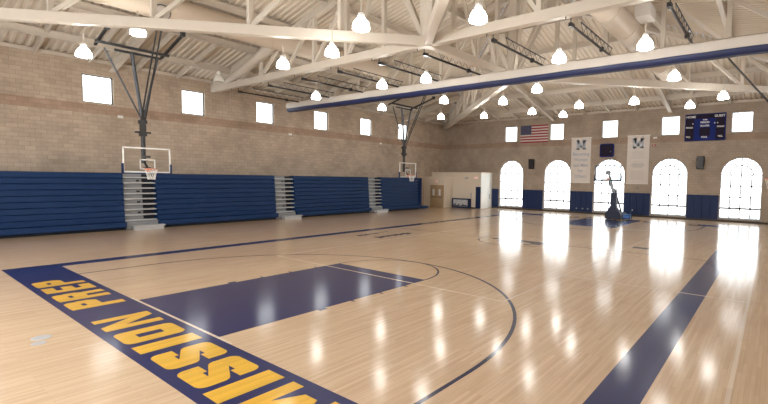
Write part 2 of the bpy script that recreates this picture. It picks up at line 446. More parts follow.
wcount = [0]
def window(mat, loop_pts, grid, label, kind_m, fmat='frame'):
    """loop in local plane coords; kind_m maps local (x,y,depth)"""
    wcount[0] += 1
    me = curve_mesh('window', [loop_pts], .01)
    o = obj_mesh('window_%d' % wcount[0], me, mat, None, kind_m)
    tag(o, label, 'window', kind='structure')
    n = len(loop_pts); mb = MB()
    for i in range(n):
        p = loop_pts[i]; q = loop_pts[(i+1) % n]
        mb.beam((p[0], p[1], .05), (q[0], q[1], .05), .10, .09, up=(0,0,1))
    mb.build('window_frame', M[fmat], o)
    mb = MB()
    for (p, q, w) in grid: mb.beam((*p, .04), (*q, .04), w, .05, up=(0,0,1))
    mb.build('glazing_bars', M['frame'], o)
    return o
def arch_grid(c, b, t):
    r = AWH; zc = t - r; g = []
    for f in (-.5, 0, .5):
        x = c + f*2*AWH*.5*1.0
        top = zc + (.62*r if f else r)
        if f: top = zc + 0.02
        g.append(((x, b), (x, top), .085))
    z = b + .72
    g.append(((c-AWH, z), (c+AWH, z), .15))
    for k in range(1, 4):
        zz = z + k*(zc - z)/3
        g.append(((c-AWH, zz), (c+AWH, zz), .085))
    ri = r*.56
    for i in range(16):
        a0 = math.pi*i/16; a1 = math.pi*(i+1)/16
        g.append(((c+ri*math.cos(a0), zc+ri*math.sin(a0)), (c+ri*math.cos(a1), zc+ri*math.sin(a1)), .085))
    for a in (35, 63, 117, 145):
        a = math.radians(a); g.append(((c+ri*math.cos(a), zc+ri*math.sin(a)), (c+r*math.cos(a), zc+r*math.sin(a)), .08))
    return g
arch_lab = ['tall arched window beside the cream corner room', 'tall arched window under the gap between flag and banner',
            'tall arched window directly behind the portable hoop', 'tall arched window between the plain banner and the scoreboard',
            'tall arched window at the end of the row past the scoreboard']
sq_lab = ['small square high window between corner and flag', 'small square high window between flag and banner', 'small square high window above the navy square panel',
          'small square high window just before the scoreboard', 'small square high window beyond the scoreboard']
for i, y in enumerate(ARCH_Y):
    window(M['pane'], arch_loop(AWH, AB, AT, c=-y), arch_grid(-y, AB, AT), arch_lab[i], far_m(XF+.2, 0, 0))
    mb = MB().box((XF-.06, y-AWH-.08, AB-.07), (XF+.2, y+AWH+.08, AB+.01)); o = mb.build('trim_%d' % (i+1), M['frame'])
    tag(o, 'pale sill at the foot of the ' + arch_lab[i], 'sill', kind='structure')
for i, y in enumerate(SQ_Y):
    g = [((-y, SB), (-y, ST), .03), ((-y-SW_H, (SB+ST)/2), (-y+SW_H, (SB+ST)/2), .03)] if i == 4 else []
    if i == 4: g += [((-y+f, SB), (-y+f, ST), .025) for f in (-.32, .32)] + [((-y-SW_H, SB+f), (-y+SW_H, SB+f), .025) for f in (.36, 1.07)]
    window(M['pane_hi'], sq_loop(-y, SW_H, SB, ST), g, sq_lab[i], far_m(XF+.2, 0, 0))
for i, x in enumerate(LW_X):
    window(M['pane_hi'], sq_loop(x, LWH, SB, ST), [], 'small square high window above the bleachers, %s from the near end' % ordn[i], left_m(0, YL+.2, 0), 'mast')  # dark frames put in for the shade on the window reveals
for i, x in enumerate(LW_X):  # out of view, added to light the bleacher wall evenly
    window(M['pane_fill'], sq_loop(x, LWH, SB, ST), [], 'added unseen fill-light pane opposite the bleachers, %s from the near end' % ordn[i], left_m(0, YR-.2, 0) @ Matrix.Rotation(0, 4, 'Z'))
for i, y in enumerate(ARCH_Y):  # unseen glowing arches, added as fill light from behind
    window(M['pane_fill'], arch_loop(AWH, AB+1.2, AT+.6, c=-y), arch_grid(-y, AB+1.2, AT+.6), 'added unseen arched fill-light pane behind the camera, %s from the bleachers' % ordn[i], far_m(XN-.2, 0, 0))

# baseboard
ys = [YL] + [v for y in ARCH_Y for v in (y,)] + [YR]
o = MB().box((XF-.03, YR, 0), (XF, YL, .13)).build('baseboard_far', M['base']); tag(o, 'dark rubber baseboard along the end wall', 'baseboard', kind='structure')

# ------------------------------------------------------------------ wall pads
pads = [(12.95, 12.2, 1, 'short navy wall pad between the corner room and the first arched window'),
        (9.57, 7.52, 4, 'navy wall pads between the first and second arched windows'),
        (4.92, 2.93, 4, 'navy wall pads beneath the lettered banner'),
        (.35, -1.64, 4, 'navy wall pads beneath the banner with small print'),
        (-4.22, -6.29, 4, 'navy wall pads beneath the scoreboard')]
for (a, b, n, lab) in pads:
    t = thing('wall_pad', lab, 'wall pad', (XF, (a+b)/2, 0), 'navy wall pads')
    w = (a-b)/n
    for k in range(n):
        y1 = (a-b)/2 - k*w; y0 = y1 - w
        MB().box((-.09, y0+.006, .14), (-.002, y1-.006, 1.92)).build('panel', M['navy_pad'], t, bevel=.02)

# ------------------------------------------------------------------ ceiling: corrugated hip roof deck
ce = thing('ceiling', 'cream corrugated metal hip roof deck with purlins', 'ceiling', (0,0,0), kind='structure')
def face_pt(face, s, d, off=0.0):
    z = HW + SL*d - off
    return {'L': (s, YL-d, z), 'R': (s, YR+d, z), 'F': (XF-d, s, z), 'N': (XN+d, s, z)}[face]
def dmax(face, s):
    if face in 'LR': return max(0, min(s-XN, XF-s, HALF))
    return max(0, min(s-YR, YL-s, HALF))
for face in 'LRFN':
    a, b = (XN, XF) if face in 'LR' else (YR, YL)
    per = .30; prof = [(0, .07), (.07, .07), (.11, 0), (.23, 0), (.27, .07)]
    mb = MB(); ss = []
    k = 0
    while a + k*per < b:
        for (u, zz) in prof:
            if a + k*per + u < b: ss.append((a + k*per + u, zz))
        k += 1
    ss.append((b, .07)); vs = []; fs = []
    for (s, zz) in ss:
        vs.append(face_pt(face, s, -0.35 if 0 else 0, zz-.07)); vs.append(face_pt(face, s, dmax(face, s), zz-.07))
    for i in range(len(ss)-1): fs.append((2*i, 2*i+1, 2*i+3, 2*i+2))
    mb.add(vs, fs).build('roof_deck', M['deck'], ce)
    # purlins round the face
    for d in (2.3, 5.3, 8.3, 11.3, 14.3):
        p = face_pt(face, a+d, d, .28); q = face_pt(face, b-d, d, .28)
        if (a+d) < (b-d): MB().ibeam(p, q, .18, .34).build('purlin', M['cream'], ce)
    # eave angle
    MB().beam(face_pt(face, a, .06, .12), face_pt(face, b, .06, .12), .12, .16).build('eave_angle', M['cream'], ce)
    # light joists between eave and purlins
    s = a + 2.6; k = 0
    mains = [4.8-.02, 28.-0] if face in 'LR' else [6.7, -2.8]
    while s < b - 2:
        if all(abs(s-m_) > .5 for m_ in mains):
            d1 = min(5.3, dmax(face, s)-.2)
            MB().beam(face_pt(face, s, .05, .18), face_pt(face, s, d1, .18), .11, .22).build('joist', M['cream'], ce)
        s += 2.1
    for s in mains:
        MB().ibeam(face_pt(face, s, .02, .33), face_pt(face, s, dmax(face, s)-.2, .33), .26, .46).build('rafter', M['cream'], ce)

# ------------------------------------------------------------------ trusses
ZC = 8.17
def truss(label, A, B, dA, dB, group=None, posts=None, cap=True):
    """bottom chord A->B (x,y); roof depth d at both ends measured perpendicular from the nearest wall"""
    A = Vector((*A, 0)); B = Vector((*B, 0)); Ln = (B-A).length
    t = thing('roof_truss', label, 'truss', ((A+B)/2).to_tuple()[:2] + (ZC,), 'cream steel roof trusses')
    off = Vector(((A+B)/2).to_tuple()[:2] + (ZC,))
    def P(f, z): v = A.lerp(B, f); return Vector((v.x, v.y, z)) - off
    def roof(f):
        d = dA + (dB-dA)*f; return HW + SL*d - .42
    MB().beam(P(0, ZC), P(1, ZC), .30, .36).build('bottom_chord', M['cream'], t, bevel=.02)
    MB().beam(P(0.0, roof(0.0)), P(1, roof(1)), .24, .26).build('top_chord', M['cream'], t)
    fs = posts
    for i, f in enumerate(fs):
        if roof(f) - ZC > .5:
            MB().beam(P(f, ZC+.15), P(f, roof(f)-.1), .17, .17).build('post', M['cream'], t)
    for i in range(len(fs)-1):
        f0, f1 = fs[i], fs[i+1]
        if min(roof(f0), roof(f1)) - ZC < .35: continue
        MB().beam(P(f0, roof(f0)-.1), P(f1, ZC+.12), .14, .14).build('brace', M['cream'], t)
    return t
STEP = 2.36
nst = [k*STEP/HALF for k in range(0, 8)]
near_l = truss('cream steel hip truss from the near bleacher corner to the first ridge node', (N1-.1, YC), (XN+.05, YL-.75), HALF, .4, posts=nst[1:])
truss('cream steel hip truss from the first ridge node toward the unseen near corner', (N1, YC), (XN, YR), HALF, 0, posts=nst[1:])
truss('cream steel hip truss reaching the far corner above the cream room', (N2, YC), (XF, YL), HALF, 0, posts=nst[1:])
truss('cream steel hip truss crossing in front of the end wall toward the scoreboard corner', (N2, YC), (XF, YR), HALF, 0, posts=nst[1:])
for X, lab in ((N1, 'before'), (N2, 'beyond')):
    truss('cream steel truss half spanning to the bleacher wall, %s the rolled curtain' % lab, (X, YC), (X, YL), HALF, 0, posts=nst[1:])
    truss('cream steel truss half spanning away from the bleachers, %s the rolled curtain' % lab, (X, YC), (X, YR), HALF, 0, posts=nst[1:])
truss('cream steel ridge truss joining the two roof nodes', (N1, YC), (N2, YC), HALF, HALF, posts=[.25, .5, .75])
for X, lab in ((N1, 'near'), (N2, 'distant')):
    t = thing('king_post', 'thick cream king post at the %s meeting point of the trusses' % lab, 'post', (X, YC, ZC-.2))
    top = HW + SL*HALF - .3 - (ZC-.2)
    MB().box((-.22, -.22, 0), (.22, .22, top)).build('post', M['cream'], t, bevel=.02)
    mb = MB()
    for a in (45, 135, 225, 315, 90, 270):
        a = math.radians(a); mb.beam((.15*math.cos(a), .15*math.sin(a), .3), (1.9*math.cos(a), 1.9*math.sin(a), top-.5), .17, .17)
    mb.build('strut', M['cream'], t)

# ------------------------------------------------------------------ ducts
def duct(label, y, z, r, x0, x1, extra=None):
    t = thing('air_duct', label, 'duct', (x0, y, z-r), 'round beige air ducts')
    L_ = x1-x0; mb = MB(); n = 28
    mb.tube((0,0,r), (L_,0,r), r, n)
    mb.build('duct_body', M['duct'], t, smooth=True)
    for k in range(int(L_//2.4)+1): MB().tube((k*2.4,0,r), (min(L_, k*2.4+.05),0,r), r+.018, n).build('seam_ring', M['duct'], t, smooth=True)
    mb = MB(); prof = []
    for i in range(7):
        a = math.pi/2*i/6; prof.append((r*math.cos(a), r*.5*math.sin(a)))
    m2 = MB(); m2.lathe([(max(.001, p[0]), p[1]) for p in prof], (0,0,0), n)
    m2.v = [(L_ + v[2], v[0], r + v[1]) for v in m2.v]
    m2.build('end_cap', M['duct'], t, smooth=True)
    return t
d1 = duct('large round beige air duct nearer the bleachers, running toward the end wall', 10.95, 9.68, .50, -3.0, 17.0)
d2 = duct('large round beige air duct over the far half, away from the bleachers', -4.15, 9.25, .50, 11.0, 28.3)
# round grille under duct one, register box on duct two
mb = MB(); mb.tube((0,0,-.03), (0,0,.0), .37, 28)
g = mb.build('supply_grille', M['mast'])
g.parent = d1; g.location = (7.0, -.36, .50-.36); g.rotation_euler = (math.radians(-45), 0, 0)
mb = MB(); mb.tube((0,0,-.045),(0,0,-.028), .33, 28); c = mb.build('grille_core', M['core']); c.parent = g
o = MB().box((-.5,-.3,-.25),(.5,.3,.25)).build('register_box', M['white'], d2, bevel=.03); o.location = (5.1, -.75, .98)
br = thing('branch_duct', 'short cream branch duct dropping from the main duct to the bleacher wall', 'duct', (-3.0, 10.95, 9.18))
mb = MB(); mb.tube((12.6,.56,.42),(12.9,4.0,-.32), .25, 20); mb.tube((12.9,4.0,-.32),(13.2,6.9,-.80), .25, 20); mb.build('duct_pipe', M['cream'], br, smooth=True)
MB().tube((13.19,6.85,-.785),(13.205,7.0,-.825), .27, 20).build('collar', M['cream'], br, smooth=True)

# ------------------------------------------------------------------ pendant lamps
def make_lamp(label):
    t = thing('pendant_lamp', label, 'lamp', (0,0,0), 'glowing dome pendant lamps')
    prof = [(.255,0),(.285,.02),(.285,.08),(.26,.20),(.20,.31),(.13,.38),(.11,.40)]
    mb = MB(); mb.lathe(prof, n=28); mb.lathe([(.001,.015),(.255,.0)], n=28)
    mb.build('lamp_shade', M['lamp'], t, smooth=True)
    mb = MB(); mb.lathe([(.11,.39),(.12,.41),(.12,.50),(.09,.56),(.03,.58),(.001,.58)], n=16)
    mb.build('lamp_housing', M['white'], t, smooth=True)
    MB().tube((0,0,.56),(0,0,1.0), .02, 8).build('hanging_rod', M['cream'], t)
    t.scale = (.88,.88,.88)
    return t
rows = [('over the yellow lettering', [(1.71,11.55),(2.86,9.62)]),
        ('before the first cross truss', [(6.93,6.64),(6.89,3.54),(5.55,.56),(6.94,-2.66)]),
        ('between cross truss and rolled curtain', [(12.13,11.37),(11.97,6.04),(12.1,3.38),(12.15,-2.9),(12.16,-5.85)]),
        ('just beyond the rolled curtain', [(16.99,10.99),(16.99,6.0),(19.06,3.29),(16.87,.16),(17.58,-5.83)]),
        ('nearest the end wall', [(22.36,10.27),(23.5,7.29),(23.48,3.56),(25.83,2.36),(22.68,.12),(22.91,-2.95),(25.99,-5.31),(23.69,-7.13)])]
proto = None
for rn, pts in rows:
    for i, (x, y) in enumerate(pts):
        lab = 'glowing dome lamp %s, %s from the bleachers' % (rn, ordn[i])
        if proto is None: proto = make_lamp(lab); proto.location = (x, y, 7.2)
        else: copy_tree(proto, (x, y, 7.96 if x == 2.86 else 7.2), 0, lab)

ul = thing('unlit_lamp', 'unlit pale dome lamp hanging near the bleacher wall by the duct elbow', 'lamp', (8.75, 15.5, 8.02))
mb = MB(); mb.lathe([(.255,0),(.285,.02),(.285,.08),(.26,.20),(.20,.31),(.13,.38),(.11,.40)], n=28); mb.lathe([(.001,.015),(.255,.0)], n=28)
mb.build('lamp_shade', M['unlit'], ul, smooth=True)
mb = MB(); mb.lathe([(.11,.39),(.12,.41),(.12,.50),(.09,.56),(.03,.58),(.001,.58)], n=16); mb.build('lamp_housing', M['white'], ul, smooth=True)
MB().tube((0,0,.56),(0,0,1.2), .02, 8).build('hanging_rod', M['cream'], ul)
# ------------------------------------------------------------------ rolled divider curtain and its beams
CX = 15.0
t = thing('divider_curtain', 'rolled up white divider curtain with navy hem hanging across the gym', 'curtain', (CX, YC, 7.4))
t.rotation_euler = (math.radians(.22), 0, 0); t.location.z = 7.30
y0, y1 = YR+.5 - YC, 18.1 - YC
def bundle(mat, name, pts, sub=60):
    mb = MB(); vs = []; fs = []; n = len(pts)
    for i in range(sub+1):
        y = y0 + (y1-y0)*i/sub
        sag = .005*math.sin(i*1.7) + .004*math.sin(i*.6)
        for (px, pz) in pts: vs.append((px*(1+.015*math.sin(i*2.1)), y, pz + sag))
    for i in range(sub):
        for k in range(n): fs.append((i*n+k, i*n+(k+1) % n, (i+1)*n+(k+1) % n, (i+1)*n+k))
    fs += [tuple(range(n-1,-1,-1)), tuple(range(sub*n, sub*n+n))]
    return mb.add(vs, fs).build(name, mat, t, smooth=True)
bundle(M['white_vinyl'], 'rolled_vinyl', [(-.26,.22),(-.28,.40),(-.26,.56),(-.10,.64),(.12,.64),(.25,.55),(.27,.38),(.26,.22)])
bundle(M['navy_band'], 'navy_hem', [(-.25,.215),(.25,.215),(.24,.10),(.17,.0),(0,-.03),(-.17,.0),(-.245,.10)])
BY = [16.9, 13.7, 10.6, 7.75, 5.0, 2.43, -.8, -3.7, -6.6, -9.6]
mb = MB()
for y in BY: MB().box((-.285, y-YC-.25, .22), (.285, y-YC-.19, .655)).build('strap', M['white_vinyl'], t)
def make_bar(label):
    b = thing('curtain_beam', label, 'beam', (0,0,0), 'black lattice beams above the curtain')
    MB().tube((.15,0,0),(4.75,0,0), .045, 10).build('bar', M['black'], b, smooth=True)
    MB().tube((1.1,0,.34),(4.75,0,.34), .022, 8).build('top_rail', M['black'], b)
    mb = MB(); n = 14
    for i in range(n):
        xa = 1.1 + 3.6*i/n; xb = 1.1 + 3.6*(i+1)/n
        mb.tube((xa,0,.34 if i%2==0 else .02),(xb,0,.02 if i%2==0 else .34), .009, 6)
    mb.build('lattice', M['black'], b)
    mb = MB()
    for dx in (.22, -.22): mb.path([(dx-.12, -.03, 0), (dx-.12, -.03, .46)], .018, 6)
    mb.box((-.42,-.03,.43),(.16,.03,.46)); mb.box((.12,-.06,-.06),(.36,.06,.06))
    mb.build('hanger', M['black'], b)
    MB().box((3.35,-.07,-.09),(3.5,.07,.07)).build('clamp', M['black'], b)
    return b
pb = None
for i, y in enumerate(BY[:-1]):
    lab = 'black lattice beam above the rolled curtain, %s from the bleacher wall' % ordn[i]
    if pb is None: pb = make_bar(lab); pb.location = (N1+.3, y-.22, 7.90)
    else: copy_tree(pb, (N1+.3, y-.22, 7.90), 0, lab)

# ------------------------------------------------------------------ bleachers
RP = .2735; RZ = .15; NR = 10
def bank(x0, x1, label, first=False):
    t = thing('bleacher_bank', label, 'bleachers', ((x0+x1)/2, 16.56, 0), 'closed navy bleacher banks')
    h = (x1-x0)/2 - .012
    MB().box((-h, .08, .0), (h, 1.6, .12)).build('kick_space', M['dark'], t)  # dark box in place of the shade beneath the lowest row
    for k in range(NR):
        y = .02 + k*.022
        yb = y + .5
        if k == 0: y = -.22
        z = RZ + k*RP; g = .03
        poly = [(-h, y+.012, z), (-h, y, z+.012), (-h, y, z+RP-.052), (-h, y-.014, z+RP-.046), (-h, y-.016, z+RP-.026), (-h, y-.008, z+RP-.014), (-h, yb, z+RP-.014), (-h, yb, z)]
        ob = MB().prism(poly, (2*h, 0, 0)).build('bench_row', M['navy'], t)
    MB().box((-h+.01, .55, .12), (h-.01, 2.38, RZ+NR*RP-.05)).build('rear_deck', M['navy'], t)
    return t
bank(XN+.05, 4.46, 'navy bleacher bank closed against the wall, nearest end beside the first basket')
bank(5.93, 12.93, 'navy bleacher bank between the first and second grey step aisles')
bank(14.36, 21.32, 'navy bleacher bank between the second and third grey step aisles')
e = bank(22.76, 27.6, 'navy bleacher bank at the far end beside the cream corner room')
MB().box((2.46, -.10, .1), (2.58, .25, 2.85)).build('end_post', M['navy_pad'], e)
MB().box((2.43, -.30, .06), (3.3, .35, .30)).build('low_step', M['navy'], e, bevel=.02)
def steps(x0, x1, label):
    t = thing('bleacher_steps', label, 'steps', ((x0+x1)/2, 16.56, 0), 'grey step aisles in the bleachers')
    h = (x1-x0)/2 - .02
    MB().box((-h, .45, .0), (h, 2.38, RZ+NR*RP-.06)).build('recess', M['dark'], t)  # solid dark box painted as the shade between the treads
    for k in range(1, NR-0):
        z = RZ + k*RP; y = .03 + k*.022
        MB().box((-h, y, z-.0), (h, y+.5, z+.065)).build('tread', M['grey'], t, bevel=.008)
        MB().box((-h, y+.16, z+.06), (h*.18, y+.42, z+RP-.03)).build('riser', M['riser'], t)
        if k % 2 == 0: MB().box((-.12, y+.14, z+.10), (.02, y+.162, z+.18)).build('rail_socket', M['rubber'], t)
    MB().box((-h, -.05, .02), (h, .45, RZ+RP-.02)).build('bottom_block', M['riser'], t)
    MB().box((-h+.16, -.62, .17), (h+.14, -.27, .24)).build('front_tread', M['grey'], t, bevel=.01)
    MB().box((-h+.20, -.58, .0), (h+.08, -.29, .17)).build('front_riser', M['grey'], t)
    return t
steps(4.46, 5.93, 'grey metal step aisle in the bleachers below the first hanging basket')
steps(12.93, 14.36, 'grey metal step aisle midway along the bleachers')
steps(21.32, 22.76, 'grey metal step aisle in the bleachers nearest the cream corner room')

# ------------------------------------------------------------------ ceiling-hung side baskets
def backboard(t, pad=True, fm='white'):
    """board centred on local (0,*,3.43) facing local -Y; rim toward -Y. all local metres"""
    z0, z1, w = 2.90, 3.97, .915; bb = .045 if fm == 'white' else .075
    MB().box((-w, .0, z0), (w, .02, z1)).build('board_glass', M['glass'], t)
    mb = MB(); b = bb
    mb.box((-w-.01,-.012,z0-.01),(w+.01,.032,z0+b)); mb.box((-w-.01,-.012,z1-b),(w+.01,.032,z1+.01))
    mb.box((-w-.01,-.012,z0),(-w+b,.032,z1)); mb.box((w-b,-.012,z0),(w+.01,.032,z1))
    mb.build('board_frame', M[fm], t)
    mb = MB(); a = .305; zz = 3.03; k = .05
    mb.box((-a,-.008,zz),(a,-.004,zz+k)); mb.box((-a,-.008,zz+.45-k),(a,-.004,zz+.45)); mb.box((-a,-.008,zz),(-a+k,-.004,zz+.45)); mb.box((a-k,-.008,zz),(a,-.004,zz+.45))
    mb.build('target_square', M[fm], t)
    if pad:
        mb = MB(); mb.box((-w-.04,-.035,z0-.06),(w+.04,.055,z0-.01)); 
        for s in (-1, 1): mb.box((s*(w+.015)-.035,-.035,z0-.06),(s*(w+.015)+.035,.055,z0+.38))
        mb.build('edge_padding', M['navy_pad'], t)
    rim = MB(); n = 28; R = .235; yc = -.38; pts = [(R*math.cos(2*math.pi*i/n), yc+R*math.sin(2*math.pi*i/n), 3.05) for i in range(n+1)]
    rim.path(pts, .014, 6); rim.box((-.1,-.16,3.02),(.1,0,3.06)); rim.box((-.09,-.03,2.93),(.09,0,3.07))
    r = rim.build('rim', M['orange'], t)
    net = MB(); L = 12
    lev = [(R,3.04),(.205,2.93),(.17,2.80),(.145,2.68),(.14,2.60)]
    for j in range(len(lev)-1):
        for i in range(L):
            a0 = 2*math.pi*(i+.5*(j%2))/L
            for sg in (-.5, .5):
                a1 = a0 + sg*2*math.pi/L
                net.tube((lev[j][0]*math.cos(a0), yc+lev[j][0]*math.sin(a0), lev[j][1]), (lev[j+1][0]*math.cos(a1), yc+lev[j+1][0]*math.sin(a1), lev[j+1][1]), .007, 4)
    net.build('net', M['net'], r)
def hung_hoop(x, y, rot, label, full=True, reach=2.1, ztop=9.0):
    t = thing('hanging_basketball_hoop', label, 'basketball hoop', (x, y, 0), 'ceiling hung side baskets')
    t.rotation_euler = (0,0,rot)
    backboard(t)
    MY = .42; J = 5.15
    MB().tube((0,MY,3.3),(0,MY,J+.5), .09, 14).build('mast', M['black'], t, smooth=True)
    mb = MB(); mb.tube((0,MY,3.45),(0,.03,3.45), .05, 10); mb.box((-.14,.03,3.05),(.14,.09,3.13)); mb.box((-.14,.03,3.55),(.14,.09,3.63)); mb.beam((0,MY,3.0+.4),(0,.05,3.14),.06,.06)
    mb.build('board_bracket', M['mast'], t)
    mb = MB(); mb.box((-.30,MY-.05,4.62),(.30,MY+.05,4.70)); mb.box((-.12,MY-.12,4.50),(.12,MY+.12,4.63)); mb.box((-.10,MY-.10,4.6),(.10,MY+.10,J)); mb.box((-.14,MY-.13,J-.1),(.14,MY+.13,J+.05))
    mb.build('joint', M['black'], t)
    top = 8.0
    for (dx, r) in ((-1.35, .035), (-.38, .07), (.62, .05)):
        MB().tube((0,MY,J),(dx,MY-.1,top), r, 10).build('strut', M['mast'], t, smooth=True)
    if full:
      mb = MB(); mb.beam((-1.75,MY-.45,top+.12),(.95,MY-.45,top+.12),.09,.10); mb.beam((-1.0,MY-.1,top),(.75,MY-.1,top),.09,.09)
      mb.build('header_bar', M['black'], t)
      for dx, ln in ((-1.6, 1.35), (.85, 2.1)):
        mb = MB(); mb.beam((dx,MY+.1,top+.1),(dx,MY-ln,top+.1+.3*ln),.09,.09); mb.box((dx-.07,MY-ln-.1,top+.02+.3*ln),(dx+.07,MY-ln+.1,top+.22+.3*ln))
        mb.build('ceiling_arm', M['black'], t)
    for dx in (-.08, .08):
        MB().tube((dx,MY-.02,J-.05),(dx,MY-reach,ztop), .032, 8).build('fold_brace', M['black'], t)
    return t
hung_hoop(4.07, 12.5, 0, 'glass backboard basket hanging on a dark mast in front of the first step aisle')
hung_hoop(21.3, 12.5, 0, 'hanging glass backboard basket beside the far end of the bleachers')
hung_hoop(21.3, -9.75, math.pi, 'hanging basket opposite the bleachers, mostly hidden, with dark slanting brace', False, 2.95, 9.03)

# ------------------------------------------------------------------ portable hoop at the far baseline
t = thing('portable_basketball_hoop', 'portable glass basketball hoop on navy padded base before the middle arched window', 'basketball hoop', (28.85, .08, 0))
t.rotation_euler = (0,0,-math.pi/2)     # local -Y -> world -X
backboard(t, True, 'cool_frame')
# local +Y is world +X (away from court)
prof = [(-.55,0),( -.55,.42),(-.42,.62),(-.26,.85),(-.20,1.0),(-.20,1.95),(.20,1.95),(.20,1.0),(.26,.85),(.42,.62),(.55,.42),(.55,0)]
MB().prism([(p[0]+.10, 1.15, p[1]+.03) for p in prof], (0, .5, 0)).build('base_padding', M['deep_navy'], t, bevel=.04)
MB().box((-.45,1.5,.06),(.65,2.9,.50)).build('base', M['mast'], t, bevel=.04)
mb = MB()
for sx in (-.35, .55):
    for yy in (1.4, 2.7): mb.tube((sx-.03,yy,.07),(sx+.03,yy,.07), .07, 12)
mb.build('wheel', M['rubber'], t)
mb = MB(); mb.beam((.06,1.55,1.9),(.0,.12,3.5),.12,.14); mb.box((-.16,.03,3.3),(.16,.1,3.6)); mb.beam((.06,1.75,1.6),(.0,.12,3.05),.09,.09)
mb.build('arm', M['steel'], t)
MB().beam((.34,2.6,.5),(.10,1.45,2.3),.10,.10).build('rear_strut', M['mast'], t)
# small blue cart beside it
t = thing('ball_cart', 'small bright blue cart standing at the side of the portable hoop base', 'cart', (30.2, -1.0, 0))
MB().box((-.3,-.28,.12),(.3,.28,.17)).build('tray', M['navy'], t, bevel=.02)
mb = MB()
for sx in (-1, 1):
    for sy in (-1, 1): mb.tube((.27*sx,.25*sy,.04),(.27*sx,.25*sy,.62), .02, 8)
for zz in (.4, .62):
    mb.path([(-.27,-.25,zz),(.27,-.25,zz),(.27,.25,zz),(-.27,.25,zz),(-.27,-.25,zz)], .018, 6)
mb.build('rail_frame', M['navy'], t)
blue = plain('bright_blue_plastic', (.05,.2,.55), .4)
MB().box((-.24,-.22,.17),(.24,.22,.45)).build('bin', blue, t, bevel=.03)

# ------------------------------------------------------------------ corner room
BX, BYr = 32.4, 12.95
mb = MB(); mb.cur = 0
room = thing('corner_room', 'cream walled storage room built into the corner beside the arched windows', 'room', (BX, BYr, 0))
MB().box((0,.03,0),(XF-BX-.01, YL-BYr-.01, 3.38)).build('room_body', [M['room']], room)
MB().box((0,0,0),(XF-BX-.01,.03,3.38)).build('lit_side_face', M['lit_white'], room)  # light from the nearby windows painted as whiter plaster
MB().box((-.06,-.06,3.38),(XF-BX-.01, YL-BYr-.01, 3.5)).build('roof_slab', M['room'], room)
MB().box((.02,-.035,.12),(XF-BX-.02,-.002,2.0)).build('side_door', M['lit_white'], room)
MB().box((1.5,-.06,.9),(1.56,-.03,1.4)).build('door_pull', M['mast'], room)
MB().box((-.05,.01,.02),(-.002,.55,2.1)).build('corner_pad', M['navy_pad'], room)
MB().box((-.02,.56,0),(-.002,YL-BYr-1.4,.1)).build('skirting', M['base'], room)
o = MB().box((-.03,1.05,1.05),(-.003,1.15,1.5)).build('wall_plate', M['grey'], room)
# lower lobby with doors
LX = 31.15; LY = 16.25
lob = thing('entrance_lobby', 'lower cream lobby block with tan double doors beside the bleachers', 'lobby', (LX, LY, 0))
W_ = YL-LY
MB().box((0,0,0),(BX-LX-.08,W_-.01,2.95)).build('lobby_body', M['room'], lob)
MB().box((-.04,-.04,2.95),(BX-LX-.08,W_-.01,3.05)).build('coping', M['room'], lob)
MB().box((-.05,.2,0),(-.003,1.86,2.2)).build('door_frame', M['tan_door'], lob)
for k in (0, 1):
    d = MB().box((-.075,.29+.76*k,.03),(-.05,.29+.76*k+.73,2.1)).build('door_leaf', M['tan_door'], lob, bevel=.006)
    g = MB().box((-.082,.29+.76*k+.24,1.15),(-.076,.29+.76*k+.50,1.8)).build('door_window', M['lit_white'], d)
    MB().box((-.11,.29+.76*k+.05,.98),(-.08,.29+.76*k+.66,1.04)).build('push_bar', M['mast'], d)
o = MB().box((-.07,.85,2.45),(-.003,1.22,2.66)).build('exit_sign', M['white'])
o.location = (LX, LY, 0); tag(o, 'lit exit sign with red letters above the tan double doors', 'sign')
text_mesh('exit_letters', 'EXIT', .15, M['exit_red'], o, far_m(-.075, 1.035, 2.55), .002, .004)
o = MB().box((-.07,.3,2.85),(-.003,.75,3.08)).build('exit_sign', M['white']); o.location = (BX, BYr, 0)
tag(o, 'lit exit sign with red letters near the top corner of the cream room', 'sign')
text_mesh('exit_letters', 'EXIT', .18, M['exit_red'], o, far_m(-.075, .525, 2.965), .002, .004)
o = MB().box((-.12,1.55,2.85),(-.003,1.85,3.05)).build('emergency_light', M['grey']); o.location = (BX, BYr, 0)
for s in (-1, 1): MB().tube((-.2,1.70+s*.1,2.98),(-.12,1.70+s*.1,2.98), .05, 12).build('lamp_head', M['white'], o)
tag(o, 'small grey emergency light high on the cream room wall', 'light')
# scorer's table
t = thing('scorers_table', 'navy framed courtside table with pale printed front panel against the cream room', 'table', (32.0, 15.0, 0))
mb = MB(); mb.box((-.05,-1.0,.82),(.36,1.0,.93)); mb.box((-.06,-1.0,0),(.34,-.86,.93)); mb.box((-.06,1.0-.14,0),(.34,1.0,.93)); mb.box((-.06,-.98,.0),(.0,.98,.14))
mb.build('table_frame', M['navy_pad'], t)
pnl = MB().box((-.035,-.86,.14),(-.01,.86,.82)).build('front_panel', M['picture'], t)
mb = MB()
random.seed(3)
for k in range(12):
    yy = -.84 + k*.14; mb.box((-.045, yy, .16), (-.036, yy+.125, .22+random.random()*.22))
mb.build('skyline_print', M['mast'], pnl)

# ------------------------------------------------------------------ things on the end wall
fx = XF - .004
